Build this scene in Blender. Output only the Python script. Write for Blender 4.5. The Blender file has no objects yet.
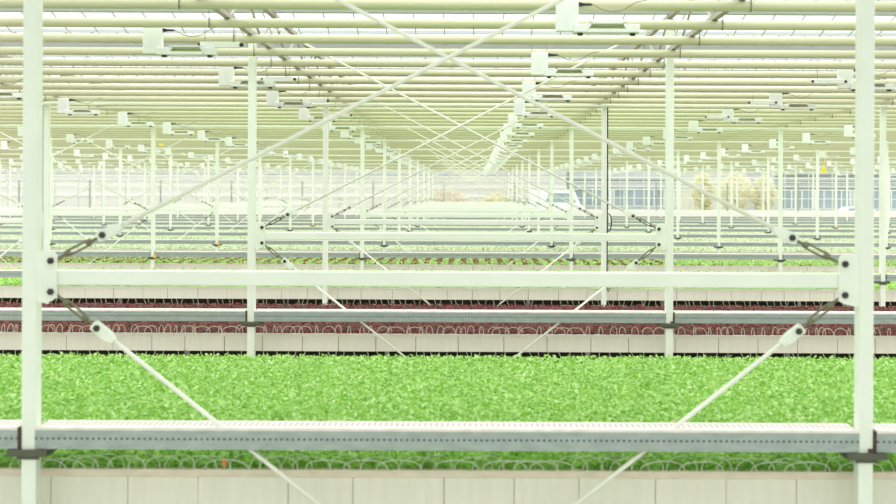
import bpy, math, random
import numpy as np
from mathutils import Vector, Matrix
random.seed(7); RNG = np.random.default_rng(7)
SC = bpy.context.scene
COL = SC.collection
U = 0.006            # metres per drawing unit (one photo pixel at the first post row)
DEP = 6.4            # metres between post rows
EYE = 2.4            # eye height
BAY = 837.5; P0 = -443.5
NROW = 11
WALL = 11.8 * DEP
R = math.radians

def P(x, h, d): return (x*U, d, EYE + h*U)

# ------------------------------------------------------------------ materials
def lin(c):
    return tuple(((v/255)/12.92 if v/255 <= .04045 else ((v/255+.055)/1.055)**2.4) for v in c) + (1,)
MATS = {}
def mat(name, rgb, rough=.5, metal=0, spec=.4, vary=.0, scale=6, bump=0, stretch=None):
    if name in MATS: return MATS[name]
    m = bpy.data.materials.new(name); m.use_nodes = True
    nt = m.node_tree; b = nt.nodes['Principled BSDF']
    c = lin(rgb)
    b.inputs['Roughness'].default_value = rough; b.inputs['Metallic'].default_value = metal
    b.inputs['Specular IOR Level'].default_value = spec
    b.inputs['Base Color'].default_value = c
    if vary or bump:
        tc = nt.nodes.new('ShaderNodeTexCoord'); mp = nt.nodes.new('ShaderNodeMapping')
        if stretch: mp.inputs['Scale'].default_value = stretch
        nz = nt.nodes.new('ShaderNodeTexNoise'); nz.inputs['Scale'].default_value = scale
        nz.inputs['Detail'].default_value = 5
        nt.links.new(tc.outputs['Object'], mp.inputs[0]); nt.links.new(mp.outputs[0], nz.inputs['Vector'])
        if vary:
            r = nt.nodes.new('ShaderNodeValToRGB')
            r.color_ramp.elements[0].position = .3; r.color_ramp.elements[1].position = .7
            r.color_ramp.elements[0].color = tuple(v*(1-vary) for v in c[:3])+(1,)
            r.color_ramp.elements[1].color = tuple(min(1, v*(1+vary)) for v in c[:3])+(1,)
            nt.links.new(nz.outputs['Fac'], r.inputs[0]); nt.links.new(r.outputs[0], b.inputs['Base Color'])
        if bump:
            bp = nt.nodes.new('ShaderNodeBump'); bp.inputs['Strength'].default_value = bump
            nt.links.new(nz.outputs['Fac'], bp.inputs['Height']); nt.links.new(bp.outputs[0], b.inputs['Normal'])
    MATS[name] = m
    return m

def dots_mat(name, rgb, dot, pitch, zc, zr, duty=.5, rough=.5, metal=0, vary=.12, axis2='Z'):
    """painted or galvanised face with a row of punched holes along X (object space)"""
    m = mat(name, rgb, rough, metal, vary=vary, scale=9, stretch=(1, 1, 2.5))
    nt = m.node_tree; b = nt.nodes['Principled BSDF']
    src = b.inputs['Base Color'].links[0].from_socket if b.inputs['Base Color'].links else None
    tc = nt.nodes.new('ShaderNodeTexCoord'); sx = nt.nodes.new('ShaderNodeSeparateXYZ')
    nt.links.new(tc.outputs['Object'], sx.inputs[0])
    def mth(op, a, bb=None):
        n = nt.nodes.new('ShaderNodeMath'); n.operation = op
        for i, v in enumerate((a, bb)):
            if v is None: continue
            if isinstance(v, (int, float)): n.inputs[i].default_value = v
            else: nt.links.new(v, n.inputs[i])
        return n.outputs[0]
    fx = mth('FRACT', mth('DIVIDE', sx.outputs['X'], pitch))
    inx = mth('LESS_THAN', fx, duty)
    inz = mth('LESS_THAN', mth('ABSOLUTE', mth('SUBTRACT', sx.outputs[axis2], zc)), zr)
    f = mth('MULTIPLY', inx, inz)
    mx = nt.nodes.new('ShaderNodeMix'); mx.data_type = 'RGBA'
    nt.links.new(f, mx.inputs[0])
    if src: nt.links.new(src, mx.inputs[6])
    else: mx.inputs[6].default_value = lin(rgb)
    mx.inputs[7].default_value = lin(dot)
    nt.links.new(mx.outputs[2], b.inputs['Base Color'])
    return m

def leaf_mat(name, ca, cb, cc, trans=.35, rows=None, gloss=.06):
    m = bpy.data.materials.new(name); m.use_nodes = True; nt = m.node_tree
    nt.nodes.clear()
    out = nt.nodes.new('ShaderNodeOutputMaterial')
    g = nt.nodes.new('ShaderNodeNewGeometry'); r = nt.nodes.new('ShaderNodeValToRGB')
    r.color_ramp.elements[0].color = lin(ca); r.color_ramp.elements[1].color = lin(cc)
    e = r.color_ramp.elements.new(.5); e.color = lin(cb)
    nt.links.new(g.outputs['Random Per Island'], r.inputs[0])
    col = r.outputs[0]
    if rows:
        pitch, c2, xr = rows
        tc = nt.nodes.new('ShaderNodeTexCoord'); sx = nt.nodes.new('ShaderNodeSeparateXYZ')
        nt.links.new(tc.outputs['Object'], sx.inputs[0])
        def mth(op, a, b):
            n = nt.nodes.new('ShaderNodeMath'); n.operation = op
            for i, v in enumerate((a, b)):
                if isinstance(v, (int, float)): n.inputs[i].default_value = v
                else: nt.links.new(v, n.inputs[i])
            return n.outputs[0]
        f = mth('LESS_THAN', mth('FRACT', mth('DIVIDE', sx.outputs['X'], pitch), 0.), .48)
        f = mth('MULTIPLY', f, mth('LESS_THAN', sx.outputs['X'], xr))
        mx = nt.nodes.new('ShaderNodeMix'); mx.data_type = 'RGBA'
        nt.links.new(f, mx.inputs[0]); nt.links.new(col, mx.inputs[6]); mx.inputs[7].default_value = lin(c2)
        col = mx.outputs[2]
    d = nt.nodes.new('ShaderNodeBsdfDiffuse'); t = nt.nodes.new('ShaderNodeBsdfTranslucent')
    gl = nt.nodes.new('ShaderNodeBsdfGlossy'); gl.inputs['Roughness'].default_value = .35
    nt.links.new(col, d.inputs[0]); nt.links.new(col, t.inputs[0])
    a = nt.nodes.new('ShaderNodeMixShader'); a.inputs[0].default_value = trans
    nt.links.new(d.outputs[0], a.inputs[1]); nt.links.new(t.outputs[0], a.inputs[2])
    b = nt.nodes.new('ShaderNodeMixShader'); b.inputs[0].default_value = gloss
    nt.links.new(a.outputs[0], b.inputs[1]); nt.links.new(gl.outputs[0], b.inputs[2])
    nt.links.new(b.outputs[0], out.inputs[0])
    return m

def glass_mat(name, tint, refl=.06):
    m = bpy.data.materials.new(name); m.use_nodes = True; nt = m.node_tree; nt.nodes.clear()
    out = nt.nodes.new('ShaderNodeOutputMaterial')
    t = nt.nodes.new('ShaderNodeBsdfTransparent'); t.inputs[0].default_value = tint
    g = nt.nodes.new('ShaderNodeBsdfGlossy'); g.inputs['Roughness'].default_value = .1
    mx = nt.nodes.new('ShaderNodeMixShader'); mx.inputs[0].default_value = refl
    nt.links.new(t.outputs[0], mx.inputs[1]); nt.links.new(g.outputs[0], mx.inputs[2])
    nt.links.new(mx.outputs[0], out.inputs[0])
    return m

WHITE = mat('white_paint', (238, 244, 230), .45, vary=.03, scale=3)
RODM = mat('rod_paint', (240, 241, 226), .4)
PIPE = mat('cream_pipe_paint', (202, 201, 166), .36, spec=.5, vary=.05, scale=1.2, stretch=(.4, 4, 4))
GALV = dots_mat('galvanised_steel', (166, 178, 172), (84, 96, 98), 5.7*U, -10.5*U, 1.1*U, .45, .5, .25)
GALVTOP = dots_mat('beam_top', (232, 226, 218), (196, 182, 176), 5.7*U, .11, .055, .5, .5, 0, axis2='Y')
CLAMP = mat('clamp_steel', (92, 96, 78), .55, .2, vary=.15)
RUST = mat('rusty_lug', (86, 66, 52), .7, vary=.2, scale=30)
BOLT = mat('bolt_dark', (70, 74, 62), .4, .4)
TURN = mat('turnbuckle_steel', (118, 116, 92), .45, .35, vary=.2, scale=40)
PANEL = mat('bench_board', (238, 236, 218), .6, vary=.035, scale=4, stretch=(6, 1, .6))
PANELB = mat('bench_board_lit', (250, 246, 232), .6, vary=.03, scale=4, stretch=(6, 1, .6))  # same boards painted lighter to make up for the dim gaps
RIM = dots_mat('bench_rim', (234, 222, 200), (188, 150, 124), 4.2*U, -6.2*U, 1.2*U, .5, .6, 0, .08)
SOIL = mat('bench_bed', (70, 66, 46), .9, vary=.3, scale=20)
DARK = mat('board_backing', (170, 162, 142), .8)
HOOP = mat('hoop_wire', (240, 222, 208), .4)
HOOPG = mat('hoop_wire_grey', (214, 226, 196), .4)
LAMPW = mat('lamp_housing', (232, 236, 228), .45, vary=.03)
REFL = mat('lamp_reflector', (196, 190, 150), .3, .3)
BLACK = mat('black_plastic', (44, 48, 50), .5)
CORD = mat('grey_cord', (128, 122, 100), .6)
STRAP = mat('strap_wire', (120, 112, 92), .5)
GUT = mat('gutter_aluminium', (200, 206, 208), .45, .15)
GIRD = mat('girder_steel', (176, 170, 158), .5, .1)
BAR = mat('glazing_bar', (206, 208, 206), .5)
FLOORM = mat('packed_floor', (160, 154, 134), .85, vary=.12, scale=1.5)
GROUNDM = mat('outside_ground', (176, 178, 160), .9, vary=.15, scale=.4)
KNEE = mat('knee_wall_paint', (240, 240, 234), .6, vary=.02)
ORANGE = mat('orange_tag', (236, 190, 74), .5)
YELLOW = mat('yellow_card', (238, 224, 90), .5)
GLASS = glass_mat('roof_glass', (.97, .98, .97, 1), .04)
WGLASS = glass_mat('wall_glass', (.93, .95, .93, 1), .05)

# ------------------------------------------------------------------ mesh building
class MB:
    def __init__(s): s.v = []; s.f = []; s.mi = []
    def add(s, vs, fs, mi=0):
        o = len(s.v); s.v += [tuple(q) for q in vs]; s.f += [tuple(i+o for i in q) for q in fs]; s.mi += [mi]*len(fs)
        return s
    def box(s, x0, x1, y0, y1, z0, z1, mi=0, b=0.0):
        if b <= 0:
            vs = [(x, y, z) for x in (x0, x1) for y in (y0, y1) for z in (z0, z1)]
            return s.add(vs, [(0, 1, 3, 2), (4, 6, 7, 5), (0, 4, 5, 1), (2, 3, 7, 6), (0, 2, 6, 4), (1, 5, 7, 3)], mi)
        # box with chamfered edges: eight corners, three points each
        vs = []; idx = {}
        for i, x in enumerate((x0, x1)):
            for j, y in enumerate((y0, y1)):
                for k, z in enumerate((z0, z1)):
                    sx, sy, sz = (b if i == 0 else -b), (b if j == 0 else -b), (b if k == 0 else -b)
                    for a, p in enumerate(((x, y+sy, z+sz), (x+sx, y, z+sz), (x+sx, y+sy, z))):
                        idx[i, j, k, a] = len(vs); vs.append(p)
        fs = []
        for i in (0, 1): fs.append([idx[i, j, k, 0] for j, k in ((0, 0), (0, 1), (1, 1), (1, 0))])
        for j in (0, 1): fs.append([idx[i, j, k, 1] for i, k in ((0, 0), (0, 1), (1, 1), (1, 0))])
        for k in (0, 1): fs.append([idx[i, j, k, 2] for i, j in ((0, 0), (0, 1), (1, 1), (1, 0))])
        for i in (0, 1):
            for j in (0, 1): fs.append([idx[i, j, 0, 0], idx[i, j, 1, 0], idx[i, j, 1, 1], idx[i, j, 0, 1]])
            for k in (0, 1): fs.append([idx[i, 0, k, 0], idx[i, 1, k, 0], idx[i, 1, k, 2], idx[i, 0, k, 2]])
        for j in (0, 1):
            for k in (0, 1): fs.append([idx[0, j, k, 1], idx[1, j, k, 1], idx[1, j, k, 2], idx[0, j, k, 2]])
        for i in (0, 1):
            for j in (0, 1):
                for k in (0, 1): fs.append([idx[i, j, k, a] for a in range(3)])
        return s.add(vs, fs, mi)
    def tube(s, pts, r, seg=8, mi=0, cap=True):
        pts = [Vector(p) for p in pts]; n = len(pts); vs = []; fs = []
        rr = r if isinstance(r, (list, tuple)) else [r]*n
        up = None
        for i, p in enumerate(pts):
            t = (pts[min(i+1, n-1)]-pts[max(i-1, 0)]).normalized()
            if up is None:
                up = Vector((0, 0, 1)) if abs(t.z) < .9 else Vector((0, 1, 0))
            a = t.cross(up).normalized(); b2 = a.cross(t).normalized(); up = b2
            for k in range(seg):
                th = 2*math.pi*k/seg
                vs.append(p + (a*math.cos(th)+b2*math.sin(th))*rr[i])
        for i in range(n-1):
            for k in range(seg):
                k2 = (k+1) % seg
                fs.append((i*seg+k, i*seg+k2, (i+1)*seg+k2, (i+1)*seg+k))
        if cap:
            fs.append(tuple(range(seg))[::-1]); fs.append(tuple(range((n-1)*seg, n*seg)))
        return s.add(vs, fs, mi)
    def plate(s, pts, y0, y1, mi=0):
        """prism of an (x,z) outline between two depths"""
        n = len(pts)
        vs = [(x, y0, z) for x, z in pts]+[(x, y1, z) for x, z in pts]
        fs = [tuple(range(n)), tuple(range(n, 2*n))[::-1]]+[(i, n+i, n+(i+1) % n, (i+1) % n) for i in range(n)]
        return s.add(vs, fs, mi)
    def mesh(s, name, mats, smooth=False):
        me = bpy.data.meshes.new(name); me.from_pydata(s.v, [], s.f)
        for m in (mats if isinstance(mats, (list, tuple)) else [mats]): me.materials.append(m)
        me.polygons.foreach_set('material_index', s.mi)
        import bmesh
        bm = bmesh.new(); bm.from_mesh(me); bmesh.ops.recalc_face_normals(bm, faces=bm.faces); bm.to_mesh(me); bm.free()
        if smooth:
            me.polygons.foreach_set('use_smooth', [len(p.vertices) == 4 for p in me.polygons])
        me.update(); return me
    def obj(s, name, mats, parent=None, loc=(0, 0, 0), smooth=False):
        return link(name, s.mesh(name, mats, smooth), parent, loc)

def link(name, me, parent=None, loc=(0, 0, 0), rot=None):
    o = bpy.data.objects.new(name, me); COL.objects.link(o); o.location = loc
    if rot: o.rotation_euler = rot
    if parent: o.parent = parent
    return o
def empty(name, loc):
    o = bpy.data.objects.new(name, None); COL.objects.link(o); o.location = loc; o.empty_display_size = .1; return o
def tag(o, label, cat, group=None, kind=None):
    o['label'] = label; o['category'] = cat
    if group: o['group'] = group
    if kind: o['kind'] = kind
    return o
def struct(o): o['kind'] = 'structure'; return o
def rounded(x, y, r, n=3):
    pts = []
    for cx, cy, a0 in ((x-r, y-r, 0), (-x+r, y-r, 90), (-x+r, -y+r, 180), (x-r, -y+r, 270)):
        for i in range(n+1):
            a = R(a0+90*i/n); pts.append((cx+r*math.cos(a), cy+r*math.sin(a)))
    return pts

ONES = ['', 'first', 'second', 'third', 'fourth', 'fifth', 'sixth', 'seventh', 'eighth', 'ninth', 'tenth', 'eleventh', 'twelfth',
        'thirteenth', 'fourteenth', 'fifteenth', 'sixteenth', 'seventeenth', 'eighteenth', 'nineteenth']
TENS = {20: ('twenty', 'twentieth'), 30: ('thirty', 'thirtieth'), 40: ('forty', 'fortieth'), 50: ('fifty', 'fiftieth'),
        60: ('sixty', 'sixtieth'), 70: ('seventy', 'seventieth')}
def nth(i):
    if i < 20: return ONES[i]
    t = i//10*10
    return TENS[t][1] if i % 10 == 0 else TENS[t][0]+'-'+ONES[i % 10]

def sx(x, n): return 473 + x/n            # photo column of a lateral offset at row depth n
def inframe(x, n, m=0): return -m < sx(x, n) < 896+m
def children(o, C={}): return [c for c in COL.objects if c.parent == o]
def copy_tree(o, kids, loc):
    c = o.copy(); COL.objects.link(c); c.location = loc
    for k in kids:
        d = k[0].copy(); COL.objects.link(d); d.parent = c
        for g in k[1]:
            e = g.copy(); COL.objects.link(e); e.parent = d
    return c

# ------------------------------------------------------------------ camera, world
cam = bpy.data.objects.new('camera', bpy.data.cameras.new('camera')); COL.objects.link(cam)
cam.location = (0, 0, EYE); cam.rotation_euler = (R(90), R(-.245), 0)
fpx = DEP/U
cam.data.sensor_width = 36; cam.data.lens = fpx/896*36
cam.data.shift_x = -25/896; cam.data.shift_y = -58/896
cam.data.dof.use_dof = True; cam.data.dof.focus_distance = 2.6*DEP; cam.data.dof.aperture_fstop = 2.0
cam.data.clip_end = 400
SC.camera = cam
w = bpy.data.worlds.new('sky'); SC.world = w; w.use_nodes = True
bg = w.node_tree.nodes['Background']; bg.inputs[0].default_value = (.97, 1, .985, 1); bg.inputs[1].default_value = 1.0
wn = w.node_tree       # overcast sky: brighter overhead than at the horizon
tcw = wn.nodes.new('ShaderNodeTexCoord'); sxw = wn.nodes.new('ShaderNodeSeparateXYZ'); mrw = wn.nodes.new('ShaderNodeMapRange')
wn.links.new(tcw.outputs['Generated'], sxw.inputs[0]); wn.links.new(sxw.outputs['Z'], mrw.inputs[0])
mrw.inputs[1].default_value = 0; mrw.inputs[2].default_value = .8; mrw.inputs[3].default_value = .56; mrw.inputs[4].default_value = 1.42
wn.links.new(mrw.outputs[0], bg.inputs[1])
SC.view_settings.view_transform = 'Standard'; SC.view_settings.look = 'None'
SC.view_settings.gamma = 1; SC.view_settings.use_curve_mapping = False
SC.view_settings.exposure = 1.05
SC.cycles.max_bounces = 10; SC.cycles.diffuse_bounces = 6; SC.cycles.transparent_max_bounces = 24

# ------------------------------------------------------------------ setting
XW = 38.0; SCREEN = .74; DIM_FRONT = .78
struct(MB().box(-XW, XW, -9, DEP+.15, -.1, 0).obj('floor', mat('concrete_aisle_bounce', (206, 210, 192), .8, vary=.06, scale=1.5)))  # floor made paler here to bounce light onto the nearest bench
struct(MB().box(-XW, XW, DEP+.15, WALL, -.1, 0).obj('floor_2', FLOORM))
struct(MB().box(-XW, XW, -9.2, -9, 0, EYE+366*U).obj('added_front_dimmer', glass_mat('front_dimmer', (DIM_FRONT, DIM_FRONT, DIM_FRONT, 1), .04)))  # added unseen pane behind the camera, dims light on the nearest row
struct(MB().box(-120, 120, WALL+.25, 220, -.3, -.1).obj('ground', GROUNDM))
HG = 366; HR = 440
def zH(h): return EYE+h*U
rb = MB(); gb = MB(); tr = MB()
spans = [i*.5 for i in range(1, 24)]           # roof spans of half a row: gutter to gutter
for a in spans:
    y0, y1 = a*DEP, (a+.5)*DEP; ym = (y0+y1)/2
    if y0 > WALL-1: break
    y1 = min(y1, WALL)
    hw = min(XW, (y1/DEP*480+500)*U)
    rb.add([(-hw, y0, zH(HG+4)), (hw, y0, zH(HG+4)), (hw, ym, zH(HR)), (-hw, ym, zH(HR))], [(0, 1, 2, 3)])
    rb.add([(-hw, ym, zH(HR)), (hw, ym, zH(HR)), (hw, y1, zH(HG+4)), (-hw, y1, zH(HG+4))], [(0, 1, 2, 3)])
    tr.box(-hw, hw, ym-.02, ym+.02, zH(HR), zH(HR)+.05)
    if a not in (2., 2.5, 3.): tr.box(-hw, hw, y0-.06, y0+.06, zH(HG-5), zH(HG+5))
    if a < 5:
        k = int(hw/.42)
        for i in range(-k, k+1):
            x = i*.42; t = .007
            for ya, za, yb, zb in ((y0, zH(HG+4), ym, zH(HR)), (ym, zH(HR), y1, zH(HG+4))):
                gb.add([(x-t, ya, za), (x+t, ya, za), (x+t, yb, zb), (x-t, yb, zb), (x-t, ya, za-.02), (x+t, ya, za-.02), (x+t, yb, zb-.02), (x-t, yb, zb-.02)],
                       [(0, 1, 2, 3), (4, 7, 6, 5), (0, 4, 5, 1), (2, 6, 7, 3), (1, 5, 6, 2), (0, 3, 7, 4)])
struct(rb.obj('ceiling', GLASS)); struct(tr.obj('trim_1', GUT)); struct(gb.obj('trim_2', BAR))
for q, a in enumerate((2., 2.5, 3.)):
    hw = (a*480+500)*U
    g = MB().plate([(0, 0)], 0, 0) if False else MB()
    # open gutter profile, long in X
    prof = [(-.09, .05), (-.06, -.01), (-.05, -.03), (.05, -.03), (.06, -.01), (.09, .05), (.083, .05), (.045, -.022), (-.045, -.022), (-.083, .05)]
    vs = [(x, y, z) for x in (-hw, hw) for y, z in prof]; n = len(prof)
    g.add(vs, [tuple(range(n))[::-1], tuple(range(n, 2*n))]+[(i, (i+1) % n, n+(i+1) % n, n+i) for i in range(n)])
    o = g.obj('roof_gutter', GUT, loc=(0, a*DEP, zH(HG)))
    tag(o, 'pale grey roof gutter crossing above the pipes, %s from the camera' % nth(q+1), 'gutter', 'roof gutters')

# added unseen sheet over the near aisle to cut light on the nearest posts
sm = bpy.data.materials.new('sky_dimmer'); sm.use_nodes = True; nt = sm.node_tree; nt.nodes.clear()
_o = nt.nodes.new('ShaderNodeOutputMaterial'); _t = nt.nodes.new('ShaderNodeBsdfTransparent'); _t.inputs[0].default_value = (SCREEN, SCREEN, SCREEN, 1)
nt.links.new(_t.outputs[0], _o.inputs[0])
struct(MB().box(-XW, XW, -9, 1.2*DEP, zH(369), zH(369)+.01).obj('added_sky_dimmer', sm))
# back wall: knee wall, glazing, rails, mullions
struct(MB().box(-XW, XW, WALL, WALL+.2, 0, zH(-190)).obj('wall_back', KNEE))
struct(MB().box(-XW, XW, WALL+.1, WALL+.105, zH(-190), zH(HG)).obj('window_1', WGLASS))
m = MB()
for h, t in ((278, 9), (205, 5), (152, 5), (100, 4), (62, 5), (-40, 4), (-186, 8)):
    m.box(-XW, XW, WALL+.04, WALL+.13, zH(h-t), zH(h+t))
struct(m.obj('trim_3', WHITE))
m = MB(); x = -XW
while x < XW:
    m.box(x-.03, x+.03, WALL+.05, WALL+.14, zH(-190), zH(HG)); x += 1.67
struct(m.obj('trim_4', mat('mullion', (208, 212, 204), .5)))
m = MB(); x = -XW+.8
while x < XW:
    m.box(x-.045, x+.045, WALL+.02, WALL+.16, zH(-230), zH(140)); x += 5.02
struct(m.obj('trim_5', mat('mullion_dark', (168, 174, 166), .5)))

# ------------------------------------------------------------------ posts
post = empty('steel_post', (0, 0, 0))
pr = rounded(7.5*U, .0425, .008)
n = len(pr); HT = zH(352)
sh = MB().add([(x, y+.0425, z) for z in (0, HT) for x, y in pr],
              [tuple(range(n))[::-1], tuple(range(n, 2*n))]+[(i, (i+1) % n, n+(i+1) % n, n+i) for i in range(n)]).obj('shaft', WHITE, post)
cl = MB()
cl.box(-20*U, 20*U, -.03, .012-.014, zH(-263.5), zH(-257), b=.004).box(-20*U, 20*U, .088, .2, zH(-263.5), zH(-257), b=.004)
cl.box(-20*U, -7.7*U, -.002, .088, zH(-263.5), zH(-257)).box(7.7*U, 20*U, -.002, .088, zH(-263.5), zH(-257))
cl.box(-11*U, 11*U, -.012, -.002, zH(-267), zH(-263.5))
cl = cl.obj('beam_bracket', CLAMP, post)
lugm = MB().box(7.6*U, 10.2*U, -.01, .09, zH(-256), zH(-236)).box(2*U, 10*U, -.014, -.003, zH(-256.5), zH(-253)).mesh('lug', RUST)
lugl = MB().box(-10.2*U, -7.6*U, -.01, .09, zH(-256), zH(-236)).mesh('lug', RUST)
tagm = MB().box(5*U, 16*U, -.035, -.028, zH(-262), zH(-246), b=.002).mesh('tag', ORANGE)
perf = MB()
perf.box(-12.8*U, -8*U, .0, .03, zH(-256), zH(300), 0)
for q in range(54): perf.box(-11.8*U, -9*U, -.003, 0, zH(-170+q*9), zH(-165.5+q*9), 1)
def bayname(k):
    # column of posts, counted from the wide braced bay in the middle
    return ('%s column left of the centre bay' % nth(1-k)) if k <= 0 else ('%s column right of the centre bay' % nth(k))
first = True; POSTS = []
for r in range(1, NROW+1):
    for k in range(-14, 16):
        X = P0+BAY*k
        if not inframe(X, r, 2 if r > 1 else 12): continue
        p = post if first else copy_tree(post, [(sh, ()), (cl, ())], (0, 0, 0))
        first = False
        p.location = (X*U, r*DEP, 0)
        tag(p, 'white steel post, %s row from the camera, %s' % (nth(r), bayname(k)), 'post', 'greenhouse posts')
        if k == 0: link('lug', lugl, p)
        if k == 1: link('lug', lugm, p)
        if k in (-1, 4) and r in (4, 5, 8, 9): link('tag', tagm, p)['label'] = 'small orange tag by the beam'
        if r == 3 and k == -1: perf.obj('perforated_strip', [WHITE, CLAMP], p)
        POSTS.append((r, k, X))

# black cable running down a third-row post
X = (P0+BAY)*1; cb = MB(); y = 3*DEP-.02
xc = X*U+9.3*U/1
pts = [(xc, y+.03, zH(262)), (xc+.002, y+.03, zH(0)), (xc, y+.03, zH(-280)), (xc+.02, y+.02, zH(-292)), (xc+.05, y+.02, zH(-280))]
cb.tube(pts, .011, 6)
lp = [(xc+.01+.055*math.sin(R(a))*1.2, y+.01, zH(-84)+.16*math.cos(R(a))) for a in range(0, 181, 20)]
cb.tube(lp, .011, 6)
o = cb.obj('power_cable', BLACK); tag(o, 'black cable with a small loop running down a white third-row post', 'cable')

# ------------------------------------------------------------------ perforated beams
def beam_mesh(xa, xb):
    L = xb-xa; h = 21*U; t = .004; dp = .2; b = MB()
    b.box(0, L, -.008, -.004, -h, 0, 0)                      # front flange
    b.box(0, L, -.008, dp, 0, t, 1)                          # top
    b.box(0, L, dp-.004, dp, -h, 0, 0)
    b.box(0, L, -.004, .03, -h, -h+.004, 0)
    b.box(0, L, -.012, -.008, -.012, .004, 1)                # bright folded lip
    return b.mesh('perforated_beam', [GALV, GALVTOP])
bC = beam_mesh((P0+7)*U, (P0+BAY-7.2)*U); bS = beam_mesh((P0+10.5)*U, (P0+BAY-10.5)*U)
for r in range(1, NROW+1):
    for k in range(-14, 16):
        xa, xb = P0+BAY*k, P0+BAY*(k+1)
        if sx(xb, r) < 6 or sx(xa, r) > 890: continue
        o = link('perforated_beam', bC if k == 0 else bS, None, ((xa+(7 if k == 0 else 10.5))*U, r*DEP, zH(-235.5)))
        pos = 'in the centre bay' if k == 0 else ('in the %s bay left of centre' % nth(-k) if k < 0 else 'in the %s bay right of centre' % nth(k))
        tag(o, 'grey perforated steel beam, %s row from the camera, %s' % (nth(r), pos), 'beam', 'perforated beams between the posts')

# ------------------------------------------------------------------ tie bars and braces
def bolt_mesh(r):
    b = MB(); b.tube([(0, 0, 0), (0, -.012, 0)], r, 6).tube([(0, -.012, 0), (0, -.022, 0)], r*.55, 10); return b.mesh('bolt', BOLT)
BOLTM = bolt_mesh(3.5*U)
tie = empty('tie_bar', (0, 0, 0))
half = BAY/2
barx = half-7.5-12
mb = MB()
prb = rounded(.045, 7.4*U, .008); n = len(prb)
bar = mb.add([(x, y+.048+.004, zH(-278)+z) for x in (-barx*U, barx*U) for y, z in prb],
             [tuple(range(n))[::-1], tuple(range(n, 2*n))]+[(i, (i+1) % n, n+(i+1) % n, n+i) for i in range(n)])
bar = None
mb = MB().add([(x, y+.052, zH(-85.6)+z) for x in (-barx*U, barx*U) for y, z in prb],
              [tuple(range(n))[::-1], tuple(range(n, 2*n))]+[(i, (i+1) % n, n+(i+1) % n, n+i) for i in range(n)])
tbar = mb.obj('bar', WHITE, tie)
def gusset(s):
    x0, x1 = s*(half-7.6)*U, s*(half-28)*U
    def q(x, h): return (x, zH(h)-0)
    e = s*-3*U
    return MB().plate([q(x0, -61), q(x0+e, -59), q(x1-e, -59), q(x1, -63), q(x1, -105), q(x1-e*2, -109), q(x0+e, -111), q(x0, -109)], -.006, .003).mesh('gusset_plate', WHITE)
gs = []
for s in (-1, 1):
    g = link('gusset_plate', gusset(s), tie); bl = []
    for h in (-68.5, -99.5): bl.append(link('bolt', BOLTM, g, (s*(half-22)*U, -.006, zH(h))))
    gs.append((g, tuple(bl)))

def brace_parts(parent, ax, ah, bx, bh, dy):
    """rod with turnbuckle and clevis, from the gusset bolt (ax,ah) to (bx,bh); units, relative to bay centre"""
    A = Vector((ax*U, dy, zH(ah))); B = Vector((bx*U, dy, zH(bh))); L = (B-A).length; d = (B-A)/L
    pn = Vector((-d.z, 0, d.x))
    def at(t, s=0, y=0): return A+d*(t*U)+pn*(s*U)+Vector((0, y, 0))
    rod = MB().tube([at(68), B], 2.15*U, 10).obj('rod', RODM, parent, smooth=True)
    c = MB()
    outl = [(51, -4.2), (53, -5.2), (71, -5.2), (78, -2.4), (78, 2.4), (71, 5.2), (53, 5.2), (51, 4.2)]
    for y0, y1 in ((-.022, -.012), (.012, .022)):
        pts = [at(t, s) for t, s in outl]
        c.plate([(p.x, p.z) for p in pts], dy+y0, dy+y1)
    c.tube([at(62), at(78)], 3.*U, 8)
    c = c.obj('clevis', WHITE, parent)
    b = link('bolt', BOLTM, c, tuple(at(57, 0, -.022)))
    t = MB()
    t.tube([at(3.5), at(18)], 1.6*U, 8).tube([at(38), at(56)], 1.6*U, 8)
    for s in (-1, 1): t.tube([at(16, s*2.6), at(41, s*2.6)], 1.25*U, 6)
    t.tube([at(14), at(19)], 3.6*U, 6).tube([at(38), at(43)], 3.6*U, 6)
    t = t.obj('turnbuckle', TURN, parent)
    return [(rod, ()), (c, (b,)), (t, ())]
bx0 = half-22
protos = []
for s in (-1, 1):
    for up in (1, 0):
        e = empty('brace_rod', (0, 0, 0))
        if up: kids = brace_parts(e, s*bx0, -69, -s*(half-9), 350, .03 if s < 0 else .062)
        else: kids = brace_parts(e, s*bx0, -101, s*20, -399, .04)
        protos.append((s, up, e, kids))
used = set(); tfirst = True
for bay in (0, -2):
    xm = P0+BAY*(bay+.5)
    for r in range(1, NROW):
        if sx(xm+half, r) < 12: continue
        wh = 'in the centre bay' if bay == 0 else 'second bay left of centre'
        loc = (xm*U, r*DEP, 0)
        t = tie if tfirst else copy_tree(tie, [(tbar, ())]+gs, loc); tfirst = False; t.location = loc
        tag(t, 'white horizontal tie bar, %s row from the camera, %s' % (nth(r), wh), 'tie bar', 'tie bars between posts')
        for s, up, e, kids in protos:
            if sx(xm+s*half, r) < 3 and (not up) and sx(xm, r) < 0: continue
            o = e if (s, up) not in used else copy_tree(e, kids, loc); used.add((s, up)); o.location = loc
            tag(o, 'white %s brace rod at the %s post, %s row, %s' % (
                'upper' if up else 'lower', 'left' if s < 0 else 'right', nth(r), wh), 'brace', 'diagonal brace rods')

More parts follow.
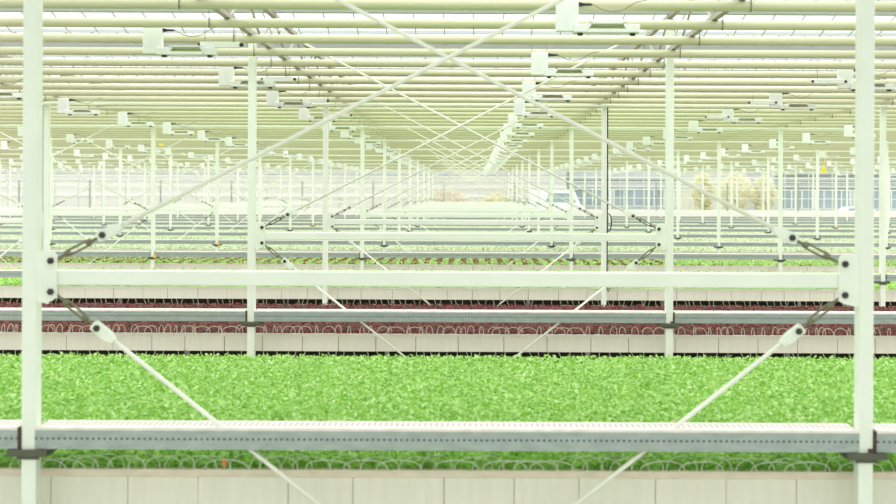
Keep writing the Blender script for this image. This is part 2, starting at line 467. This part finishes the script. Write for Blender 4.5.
# ------------------------------------------------------------------ pipes
NP0 = 1.47; HP = 278
npipe = 0
prpipe = {}
def pipe_n(k): return NP0+k/6
KMAX = int((11.72-NP0)*6)
strapm = MB()
strapm.tube([(0, -.048, -.06), (0, -.05, 0), (0, -.048, .12)], .004, 5)
strapm.tube([(0, .048*math.cos(R(a)), .048*math.sin(R(a))) for a in range(0, 361, 30)], .005, 5)
strapm = strapm.mesh('hanger_strap', STRAP)
for k in range(KMAX+1):
    nn = pipe_n(k); hw = (480*nn+260)*U
    seg = 20 if k < 12 else 10
    o = MB().tube([(-hw, 0, 0), (hw, 0, 0)], 8*U, seg).obj('heating_pipe', PIPE, None, (0, nn*DEP, zH(HP)), smooth=True)
    tag(o, 'cream heating pipe running across under the roof, %s pipe counted from the camera' % nth(k+1), 'pipe', 'overhead heating pipes')
    if True:
        for j in (range(-4, 5) if k < 16 else (0, 1)):
            X = P0+BAY*j+12
            if inframe(X, nn, 2): link('hanger_strap', strapm, o, (X*U, 0, 0))

for r in range(3, NROW+1):
    hw = (480*r+260)*U
    o = MB().box(-hw, hw, -.045, -.002, zH(262), zH(268.5), b=.006).obj('cross_beam', WHITE, None, (0, r*DEP, 0))
    tag(o, 'slim white cross beam just under the pipes along the %s post row' % nth(r), 'beam', 'cross beams at the post tops')
# lattice girders along the post lines, above the pipes
gm = MB()
y0, y1 = .9*DEP, 11.75*DEP
for h in (290, 358): gm.box(-.03, .03, y0, y1, zH(h-4), zH(h+4))
y = y0; st = .8; up = True
while y < y1-st:
    a, b = (zH(290), zH(358)) if up else (zH(358), zH(290))
    gm.tube([(0, y, a), (0, y+st, b)], .014, 6); y += st; up = not up
gmesh = gm.mesh('lattice_girder', GIRD)
for k in (-1, 0, 1, 2):
    X = P0+BAY*k
    o = link('lattice_girder', gmesh, None, ((X+(40 if k <= 0 else 0))*U, 0, 0))
    tag(o, 'steel lattice roof girder over the %s' % bayname(k).replace('column', 'post column'), 'girder', 'lattice girders above the posts')

# ------------------------------------------------------------------ grow lamps
lamp = empty('grow_lamp', (0, 0, 0))
Hb = 233-278                      # box bottom relative to pipe axis
bb = MB()
bb.box(-16.5*U, 16.5*U, -.028, .028, Hb*U, (Hb+45)*U, b=.006)
for q in range(5): bb.box(-12*U+q*6*U-.004, -12*U+q*6*U+.004, -.030, -.028, (Hb+8)*U, (Hb+30)*U)
box = bb.obj('ballast_box', LAMPW, lamp)
rr = MB()
z0, z1 = (Hb-4)*U, (Hb+13)*U
hs = []
for xa, xb, tip in ((9, 29, 36), (86, 105, 80)):
    h = MB().box(xa*U, xb*U, -.07, .07, z0+.01, z1-.02, b=.005)
    q = [(xb, 1), (tip, 11), (tip, 13), (xb, 13)] if tip > xb else [(xa, 1), (tip, 11), (tip, 13), (xa, 13)]
    h.plate([(a*U, (Hb+b)*U) for a, b in q], -.07, .07)
    h = h.obj('lamp_socket', LAMPW, lamp)
    cx = (xa+xb)/2*U
    c = MB().box(cx-3.5*U, cx+3.5*U, -.03, .03, z0-.008, z0+.01).obj('clip', BLACK, h)
    hs.append((h, (c,)))
rr.box(30*U, 86*U, -.07, .07, (Hb+10.5)*U, (Hb+13)*U)
rr.add([(30*U, -.07, (Hb+11)*U), (86*U, -.07, (Hb+11)*U), (86*U, .07, (Hb+11)*U), (30*U, .07, (Hb+11)*U),
        (30*U, -.1, (Hb-1)*U), (86*U, -.1, (Hb-1)*U), (86*U, -.1, (Hb+1)*U), (30*U, -.1, (Hb+1)*U)],
       [(0, 1, 2, 3)])
rr.box(29*U, 86*U, -.09, -.07, (Hb-2.5)*U, (Hb+2.5)*U)
rr.box(29*U, 86*U, .06, .09, (Hb-2.5)*U, (Hb+12)*U)
rfl = rr.obj('reflector', LAMPW, lamp)
blb = MB().tube([(29*U, 0, (Hb+6)*U), (86*U, 0, (Hb+6)*U)], 2.2*U, 8).obj('lamp_tube', REFL, lamp)
pl = MB().box(16.5*U, 22*U, -.02, .02, (Hb+37)*U, (Hb+42.5)*U, b=.003).tube([(22*U, 0, (Hb+39.8)*U), (36*U, 0, (Hb+39.8)*U)], [2.3*U, 1.6*U], 8).obj('plug', BLACK, lamp)
cpts = [(36*U+i/10*80*U, -.02, (Hb+39.5)*U-.065*math.sin(math.pi*min(1, i/10*1.3)) + (.1*max(0, i/10-.6))) for i in range(11)]
cd = MB().tube(cpts, .0042, 5).obj('cord', CORD, lamp)
hk = MB().box(-10*U, -7*U, .03, .20, (Hb+45)*U, (Hb+47)*U).box(7*U, 10*U, .03, .20, (Hb+45)*U, (Hb+47)*U)
hk.tube([(-15*U, 0, (Hb+45)*U), (-15*U, 0, (Hb+58)*U)], .003, 5).tube([(15*U, 0, (Hb+45)*U), (13*U, 0, (Hb+58)*U)], .003, 5)
hk = hk.obj('hook', STRAP, lamp)
full = [(box, ()), hs[0], hs[1], (rfl, ()), (blb, ()), (pl, ()), (cd, ()), (hk, ())]
# small far version: only what shows
LROW = 136; LSP = 674
lamps_first = True; jbm = None
def lrow(j): return 'centre lamp row' if j == 0 else ('%s lamp row %s of centre' % (nth(abs(j)), 'left' if j < 0 else 'right'))
for j in range(-9, 9):
    X = LROW+LSP*j; q = 0
    for k in range(0 if j % 2 == 0 else 1, KMAX+1, 3):
        nn = pipe_n(k)
        if not (inframe(X+40, nn, 4) ): continue
        q += 1
        loc = ((X-(7 if (j, k) == (0, 3) else 0))*U, nn*DEP+(-.08 if j % 2 == 0 else .27), zH(HP)+(.025 if (j, k) == (0, 0) else 0))
        o = lamp if lamps_first else copy_tree(lamp, full if nn < 6 else [(box, ()), hs[0][:1]+((),), hs[1][:1]+((),), (rfl, ())], loc)
        lamps_first = False; o.location = loc
        tag(o, 'white grow lamp, %s from front, %s' % (nth(q), lrow(j)), 'lamp', 'grow lamps hung under the pipes')
        if j in (-1, 1) and k < 12:
            off = 80 if j < 0 else -70
            e = empty('connector_bar', (X*U+off*U, nn*DEP+.25, zH(248)))
            MB().box(0, 66*U, -.02, .02, -5*U, 5*U, b=.004).obj('housing', LAMPW, e)
            for xx in (0, 66*U): MB().box(xx-(4*U if xx == 0 else 0), xx+(0 if xx == 0 else 6*U), -.015, .015, -2.5*U, 2.5*U).obj('plug', BLACK, e)
            MB().tube([(8*U, 0, 5*U), (8*U, .0, 36*U)], .003, 5).tube([(58*U, 0, 5*U), (58*U, 0, 36*U)], .003, 5).obj('hanger', STRAP, e)
            tag(e, 'slim white connector bar with black plugs, %s in the %s' % (nth(q), lrow(j)), 'connector', 'connector bars by the lamps')

# ------------------------------------------------------------------ benches and crops
HRIM = -285
def bench_extent(n): return (490*(n+.6)+250)
def bench(n, full_wires):
    f = n*DEP+.21; dp = .56*DEP; ex = bench_extent(n); xa, xb = -(ex-25), ex
    e = empty('growing_bench', (0, f, 0))
    tr_ = MB().box(xa*U, xb*U, .04, dp, zH(HRIM-16), zH(HRIM-5)); tr_ = tr_.obj('tray', SOIL, e)
    b = MB(); x = xa; rnd = random.Random(n)
    while x < xb:
        wd = rnd.uniform(66, 96); 
        t = rnd.uniform(-.004, .004)
        b.box((x+(.3 if n == 1 else .7))*U, (x+wd-(.3 if n == 1 else .7))*U, t, .025+t, zH(-321 if n > 1 else -328), zH(HRIM-6), b=.002); x += wd
    b.obj('front_panel', PANEL if n < 2 else PANELB, e)
    MB().box(xa*U, xb*U, .026, .034, zH(-320), zH(HRIM-6)).obj('backing', DARK, e)
    MB().box(xa*U, xb*U, -.012 if n == 1 else -.004, .04, zH(HRIM)-(8 if n == 1 else 6)*U, zH(HRIM), b=.004).obj('rim', RIM if n == 1 else PANELB, e)
    MB().box(xa*U+.4, xb*U-.4, .5, dp-.3, 0, zH(HRIM-16), b=.01).obj('under_shade_block', mat('under_shade_dark', (62, 60, 52), .9), e)  # dark block added to keep the gap under the bench in shade
    lg = MB().box(-.025, .025, 0, .05, 0, zH(-301)).mesh('leg', GUT)
    if True:
        x = xa+60
        while x < xb:
            for yy in (.4, dp-.25): link('leg', lg, e, (x*U, yy, 0))
            x += 420 if n <= 4 else 1700
    return e, f, dp, xa, xb
def arc(wd, ht, r, lean=0):
    return MB().tube([(wd/2*math.cos(R(a))*U, lean*math.sin(R(a))*U, ht*U*math.sin(R(a))**.8) for a in range(0, 181, 15)], r, 5)
H_A = [arc(w_, h_, .0032, l).mesh('wire_hoop', HOOPG) for w_, h_, l in ((40, 13, 3), (32, 14, 6), (46, 12, -4))]
H_B = [arc(w_, h_, .0052, l).mesh('wire_hoop', HOOP) for w_, h_, l in ((9, 15, 2), (14, 16, 3), (26, 14, 4), (36, 13, 5), (6, 15, 1))]
DRIP = [MB().tube([(0, 0, 0), (d*U, -.01, -16*U), (d*1.2*U, -.015, -26*U)], .0042, 5).mesh('drip_wire', HOOPG) for d in (-5, 0, 4, 7)]
DRIPF = MB().tube([(0, 0, 0), (4*U, -.01, -12*U), (5*U, -.015, -19*U), (24*U, -.015, -19.5*U)], .0046, 5).mesh('drip_wire', HOOPG)

def crop(name, n, f, dp, xa, xb, top, count, size, m, base_m, clump=.0, jitter=.03):
    A = RNG
    x = A.uniform(xa*U, xb*U, count); y = A.uniform(f+.05, f+dp-.03, count)
    # plants follow a grid of small pots: the leaf height swells at each pot
    ph = np.cos(x*2*math.pi/.115+.6*np.sin(y*9))*np.cos(y*2*math.pi/.115+.6*np.sin(x*7))
    z = zH(top) + clump*ph + np.minimum(A.normal(0, jitter, count), jitter) - jitter
    nf_ = int(count*.07)      # the stand slopes down to the rim along its front
    y[:nf_] = f+.02+A.uniform(0, .3, nf_)
    slope = np.clip((y-f-.03)/.26, 0, 1)
    z -= (1-slope)*(top-HRIM)*U*1.0
    y[:nf_] = f+.02+A.uniform(0, .045, nf_); z[:nf_] = zH(HRIM)-.01+A.uniform(0, 1, nf_)*max(.01, (top-HRIM)*U)
    yaw = A.uniform(0, 2*math.pi, count); el = A.uniform(-.15, .9, count); L = size*A.uniform(.65, 1.3, count); W = L*A.uniform(.28, .42, count)
    ax = np.stack([np.cos(yaw)*np.cos(el), np.sin(yaw)*np.cos(el), np.sin(el)], 1)
    sd = np.stack([-np.sin(yaw), np.cos(yaw), np.zeros(count)], 1)
    up = np.cross(ax, sd)
    rl = A.normal(0, .45, count)[:, None]
    s2 = sd*np.cos(rl)+up*np.sin(rl); u2 = np.cross(ax, s2)
    base = np.stack([x, y, z], 1)
    def pt(t, s, c): return base+ax*(L*t)[:, None]+s2*(W*s)[:, None]+u2*(L*c)[:, None]
    V = np.stack([pt(0, 0, 0), pt(.3, .9, .05), pt(.7, .75, .02), pt(1, 0, -.12), pt(.7, -.75, .02), pt(.3, -.9, .05)], 1).reshape(-1, 3)
    idx = np.arange(count)[:, None]*6
    F = np.concatenate([idx+np.array([[0, 1, 2, 3]]), idx+np.array([[0, 3, 4, 5]])], 1).reshape(-1)
    nf = count*2
    # canopy floor below the leaves
    nx, ny = 2, 2
    zb = zH(top)-.06-jitter
    Bv = np.array([(xa*U, f+.33, zb), (xb*U, f+.33, zb), (xb*U, f+dp-.01, zb), (xa*U, f+dp-.01, zb),
                   (xa*U, f+.065, zH(HRIM-5)), (xb*U, f+.065, zH(HRIM-5)), (xb*U, f+dp-.01, zH(HRIM-5)), (xa*U, f+dp-.01, zH(HRIM-5))])
    o0 = len(V)
    Bf = np.array([(0, 1, 2, 3), (0, 4, 5, 1), (2, 6, 7, 3)])+o0
    V = np.concatenate([V, Bv]); F = np.concatenate([F, Bf.reshape(-1)]); nf2 = nf+3
    me = bpy.data.meshes.new(name)
    me.vertices.add(len(V)); me.vertices.foreach_set('co', V.astype(np.float32).reshape(-1))
    me.loops.add(len(F)); me.loops.foreach_set('vertex_index', F.astype(np.int32))
    me.polygons.add(nf2); me.polygons.foreach_set('loop_start', (np.arange(nf2)*4).astype(np.int32))
    mi = np.zeros(nf2, np.int32); mi[nf:] = 1
    me.materials.append(m); me.materials.append(base_m)
    me.polygons.foreach_set('material_index', mi)
    me.update(calc_edges=True); me.validate()
    return link(name, me)

G_A = leaf_mat('leaf_bright_green', (132, 188, 64), (174, 218, 104), (218, 242, 172), trans=.4)
G_R = leaf_mat('leaf_maroon', (122, 66, 64), (134, 76, 72), (146, 90, 84), trans=.2, gloss=.02)
G_C = leaf_mat('leaf_mid_green', (160, 198, 100), (182, 214, 124), (200, 226, 150))
G_D = leaf_mat('leaf_striped', (158, 176, 116), (174, 192, 130), (190, 204, 148), rows=(.3, (136, 84, 66), 4.9))
G_E = leaf_mat('leaf_hazed', (196, 210, 172), (210, 220, 188), (220, 228, 200))  # far crops, with haze painted into the leaf colour
CB_A = mat('under_green', (166, 212, 104), .9, vary=.3, scale=14)
CB_R = mat('under_maroon', (106, 54, 52), .9, vary=.2, scale=14)
CB_E = mat('under_hazed', (190, 202, 166), .9, vary=.2, scale=8)  # canopy floor of the far crops, paled for haze as well
spec = {1: ('leafy green seedling crop filling the nearest bench', -258, 170000, .033, G_A, CB_A, .010, .016),
        2: ('dark maroon leafy crop on the second bench from the camera', -286, 60000, .035, G_R, CB_R, .0, .008),
        3: ('low green crop on the third bench, behind the maroon crop', -274, 40000, .05, G_C, CB_A, .0, .012),
        4: ('striped rows of green and dark red seedlings on the fourth bench', -276, 45000, .05, G_D, CB_A, .0, .012)}
for n in range(1, NROW):
    e, f, dp, xa, xb = bench(n, n <= 3)
    pos = ['', 'nearest to the camera, holding the bright green crop', 'second from the camera, edged with wire hoops', 'third from the camera, above the maroon crop',
           'fourth from the camera, under the striped crop'][n] if n < 5 else '%s from the camera' % nth(n)
    tag(e, 'long cream boarded growing bench, '+pos, 'bench', 'growing benches')
    rnd = random.Random(40+n)
    lo, hi = max(xa, -473*(n+.02)), min(xb, 423*(n+.02))
    if n == 1:
        x = lo
        while x < hi:
            h = link('wire_hoop', rnd.choice(H_A), e, (x*U, -.006, zH(HRIM)), (R(8), 0, R(rnd.uniform(-6, 6)))); x += rnd.uniform(13, 22)
    if n == 2:
        x = lo
        while x < hi:
            h = link('wire_hoop', rnd.choice(H_B), e, (x*U, .015, zH(HRIM)), (0, 0, R(rnd.uniform(-25, 25)))); x += rnd.uniform(10, 27)
    if n in (2, 3):
        x = lo
        while x < hi:
            link('drip_wire', rnd.choice(DRIP) if n == 2 or rnd.random() < .6 else DRIPF, e, (x*U, .028, zH(-318)))
            x += rnd.uniform(12, 30)
    lab, top, cnt, sz, m, bm_, cl_, jt = spec.get(n, ('haze-paled green leafy crop on the %s bench from the camera' % nth(n), -272, 22000, .075, G_E, CB_E, 0, .015))
    o = crop('leafy_crop', n, f, dp, xa, xb, top, cnt, sz, m, bm_, cl_, jt)
    tag(o, lab, 'crop', 'crops on the benches', 'stuff')

# ------------------------------------------------------------------ small hanging things
e = empty('sticky_trap', (2120*U, 6*DEP+.3, zH(150)))
MB().box(-.09, .09, -.004, .004, -.1, .14).obj('card', YELLOW, e)
MB().tube([(0, 0, .14), (.12, 0, .8)], .014, 6).obj('cord', YELLOW, e)
tag(e, 'yellow sticky card hung on a yellow cord near the right end', 'sticky trap')
e = empty('sticky_trap', ((161-473)*5.5*U, 5.5*DEP, zH(263)))
MB().box(-.08, .08, -.004, .004, -.04, .06).obj('card', YELLOW, e)
MB().tube([(0, 0, .06), (0, 0, .1)], .006, 6).obj('cord', YELLOW, e)
tag(e, 'small yellow card hung under the pipes at left', 'sticky trap')

e = empty('plant_label', (-247.5*1.034*U, 1.034*DEP, zH(-279)))
MB().box(-2.5*U, 2.5*U, -.002, .002, -3*U, 4*U).obj('card', mat('orange_card', (244, 150, 60), .6), e)
MB().box(-.4*U, .4*U, -.002, .002, -12*U, -3*U).obj('stake', RODM, e)
tag(e, 'tiny orange plant label among the nearest green crop, left of centre', 'label')
# ------------------------------------------------------------------ outside the back wall
def at(px, py, D): return ((px-473)*D/fpx, D, EYE+(194-py)*D/fpx)
BW = mat('pale_cladding', (220, 214, 210), .7, vary=.06, scale=.6, stretch=(.3, 1, 6))
BG = mat('grey_cladding', (196, 198, 204), .7, vary=.05, scale=.6)
BD = mat('dark_band', (128, 130, 128), .7)
WN = mat('blue_grey_glass', (150, 164, 174), .25, 0, .6, vary=.25, scale=.5)
FR = mat('window_frame_white', (232, 234, 232), .5)
def building(name, px0, px1, D, depth, h0, bands, wins, label, wallm):
    x0, x1 = at(px0, 0, D)[0], at(px1, 0, D)[0]
    e = empty(name, ((x0+x1)/2, D, -.1)); c = (x0+x1)/2
    top = at(0, h0, D)[2]+.1
    MB().box(x0-c, x1-c, 0, depth, 0, top).obj('wall', wallm, e)
    for ya, yb, m in bands:
        MB().box(x0-c-.05, x1-c+.05, -.12, 0, at(0, yb, D)[2]+.1, at(0, ya, D)[2]+.1, b=.02).obj('ledge', m, e)
    MB().box(x0-c-.3, x1-c+.3, -.3, depth+.3, top, top+.25, b=.05).obj('roof', BD, e)
    for wa, wb, ya, yb, nv in wins:
        xa, xb = at(wa, 0, D)[0]-c, at(wb, 0, D)[0]-c; za, zb = at(0, yb, D)[2]+.1, at(0, ya, D)[2]+.1
        fr = MB()
        fr.box(xa-.06, xb+.06, -.1, -.005, zb, zb+.08).box(xa-.06, xb+.06, -.1, -.005, za-.08, za)
        for i in range(nv+1):
            x = xa+(xb-xa)*i/nv; fr.box(x-.05, x+.05, -.1, -.005, za, zb)
        fr = fr.obj('window', FR, e)
        MB().box(xa, xb, -.05, -.01, za, zb).obj('pane', WN, fr)
    tag(e, label, 'building'); return e
building('office_building', 775, 1000, 92, 10, 166, [(173, 176, BD), (179.5, 182, BD), (186, 187.5, BD)], [(781, 812, 189, 207, 3), (815, 850, 189, 207, 4), (854, 990, 189, 207, 11)],
         'low grey building with a long blue window band seen at far right', BG)
building('office_building', 572, 676, 96, 10, 166, [(179, 181, BD), (184, 187, BG)], [(574, 611, 189, 205, 4), (614, 674, 189, 205, 6)],
         'low grey building with blue windows seen behind the centre right posts', BG)
building('pale_building', -140, 566, 90, 12, 168, [(174, 175.5, BG), (180, 181, BG), (187, 188, FR), (195, 197, FR)], [],
         'long pale building with horizontal cladding beyond the glass at left', BW)
building('pale_building', 640, 800, 108, 8, 169, [(175, 176, BG), (182, 183.5, FR), (187, 188, BG)], [], 'pale building behind the yellowish trees at right', mat('beige_cladding', (232, 226, 212), .7, vary=.04, scale=.5))
LEAFY = leaf_mat('autumn_leaf', (238, 232, 202), (244, 238, 212), (228, 228, 196), trans=.5)
LEAFP = leaf_mat('pinkish_leaf', (228, 208, 198), (236, 222, 210), (226, 224, 204), trans=.5)
BARK = mat('bark', (120, 104, 84), .9, vary=.2)
def leafy(name, px, py, D, rx, rz, m, count, size, label, cat, group=None, trunk=True):
    c = Vector(at(px, py, D)); e = empty(name, (c.x, D, -.1)); n = count
    d = RNG.normal(0, 1, (n, 3)); d /= np.linalg.norm(d, axis=1)[:, None]; r = RNG.uniform(.55, 1, n)[:, None]
    lump = 1+.18*np.sin(d[:, :1]*7+1)*np.cos(d[:, 2:]*6)
    ctr = d*r*lump*np.array([[rx, rx*.7, rz]])+np.array([[0, 0, c.z+.1]])
    ctr[:, 2] = np.maximum(ctr[:, 2], .05)
    if not trunk: ctr[:200, 2] = RNG.uniform(0, .8, 200); ctr[:200, 0] *= .6
    a = RNG.normal(0, 1, (n, 3)); a /= np.linalg.norm(a, axis=1)[:, None]
    b = np.cross(a, RNG.normal(0, 1, (n, 3))); b /= np.linalg.norm(b, axis=1)[:, None]
    V = np.stack([ctr-a*size, ctr+b*size*.5, ctr+a*size, ctr-b*size*.5], 1).reshape(-1, 3)
    me = bpy.data.meshes.new('foliage'); me.from_pydata(V.tolist(), [], (np.arange(n*4).reshape(-1, 4)).tolist()); me.materials.append(m)
    link('foliage', me, e)
    if trunk: MB().tube([(0, 0, 0), (.05, 0, c.z*.5), (0, 0, c.z)], [.16, .12, .06], 8).obj('trunk', BARK, e)
    tag(e, label, cat, group); return e
for i, (px, py, rx, rz) in enumerate(((703, 193, 1.0, 1.9), (735, 192, 1.5, 1.8), (763, 194, 1.1, 1.8))):
    leafy('tree', px, py, 87.5+i*.3, rx, rz, LEAFY, 1500, .16, ['leftmost', 'middle', 'rightmost'][i]+' of the three yellowish trees beyond the glass at right', 'tree', 'yellowish trees outside')
leafy('hedge', 446, 201, 84, 1.9, .95, LEAFP, 1500, .15, 'pinkish shrub outside the glass at the end of the centre bay', 'shrub', None, False)
leafy('hedge', 497, 202, 88, 1.5, .7, LEAFY, 1200, .15, 'pale yellowish shrub outside the glass right of the pinkish one', 'shrub', None, False)
# vehicles
CARW = mat('car_paint_white', (240, 242, 244), .25, 0, .6); TYRE = mat('tyre', (60, 60, 60), .8)
def car(name, px, py_base, D, L, Hh, prof, label, cat):
    c = at(px, py_base, D); e = empty(name, (c[0], D, -.1))
    body = MB().plate([((a-.5)*L, .25+b*Hh) for a, b in prof], 0, 1.75).obj('body', CARW, e)
    MB().plate([((a-.5)*L, .25+b*Hh) for a, b in ((.27, .62), (.35, .9), (.72, .9), (.82, .62))], -.02, 1.77).obj('side_window', WN, e)
    wm = MB().tube([(0, 0, 0), (0, .2, 0)], .32, 16).mesh('wheel', TYRE)
    for x in (-.3*L, .3*L):
        for y in (-.02, 1.55): link('wheel', wm, e, (x, y, .32))
    tag(e, label, cat)
CARP = [(0, .12), (0, .5), (.03, .58), (.22, .62), (.34, .96), (.4, 1), (.7, 1), (.76, .95), (.9, .6), (.98, .52), (1, .14), (.9, 0), (.1, 0)]
VANP = [(0, .05), (0, .95), (.02, 1), (.72, 1), (.8, .95), (.9, .55), (.99, .45), (1, .1), (.95, 0), (.05, 0)]
car('parked_car', 858, 218, 86, 4.4, 1.35, CARP, 'white car parked outside the glass at far right', 'car')
car('parked_van', 558, 214, 86.5, 4.6, 2.6, VANP, 'white van parked outside beyond the glass, right of centre', 'van')
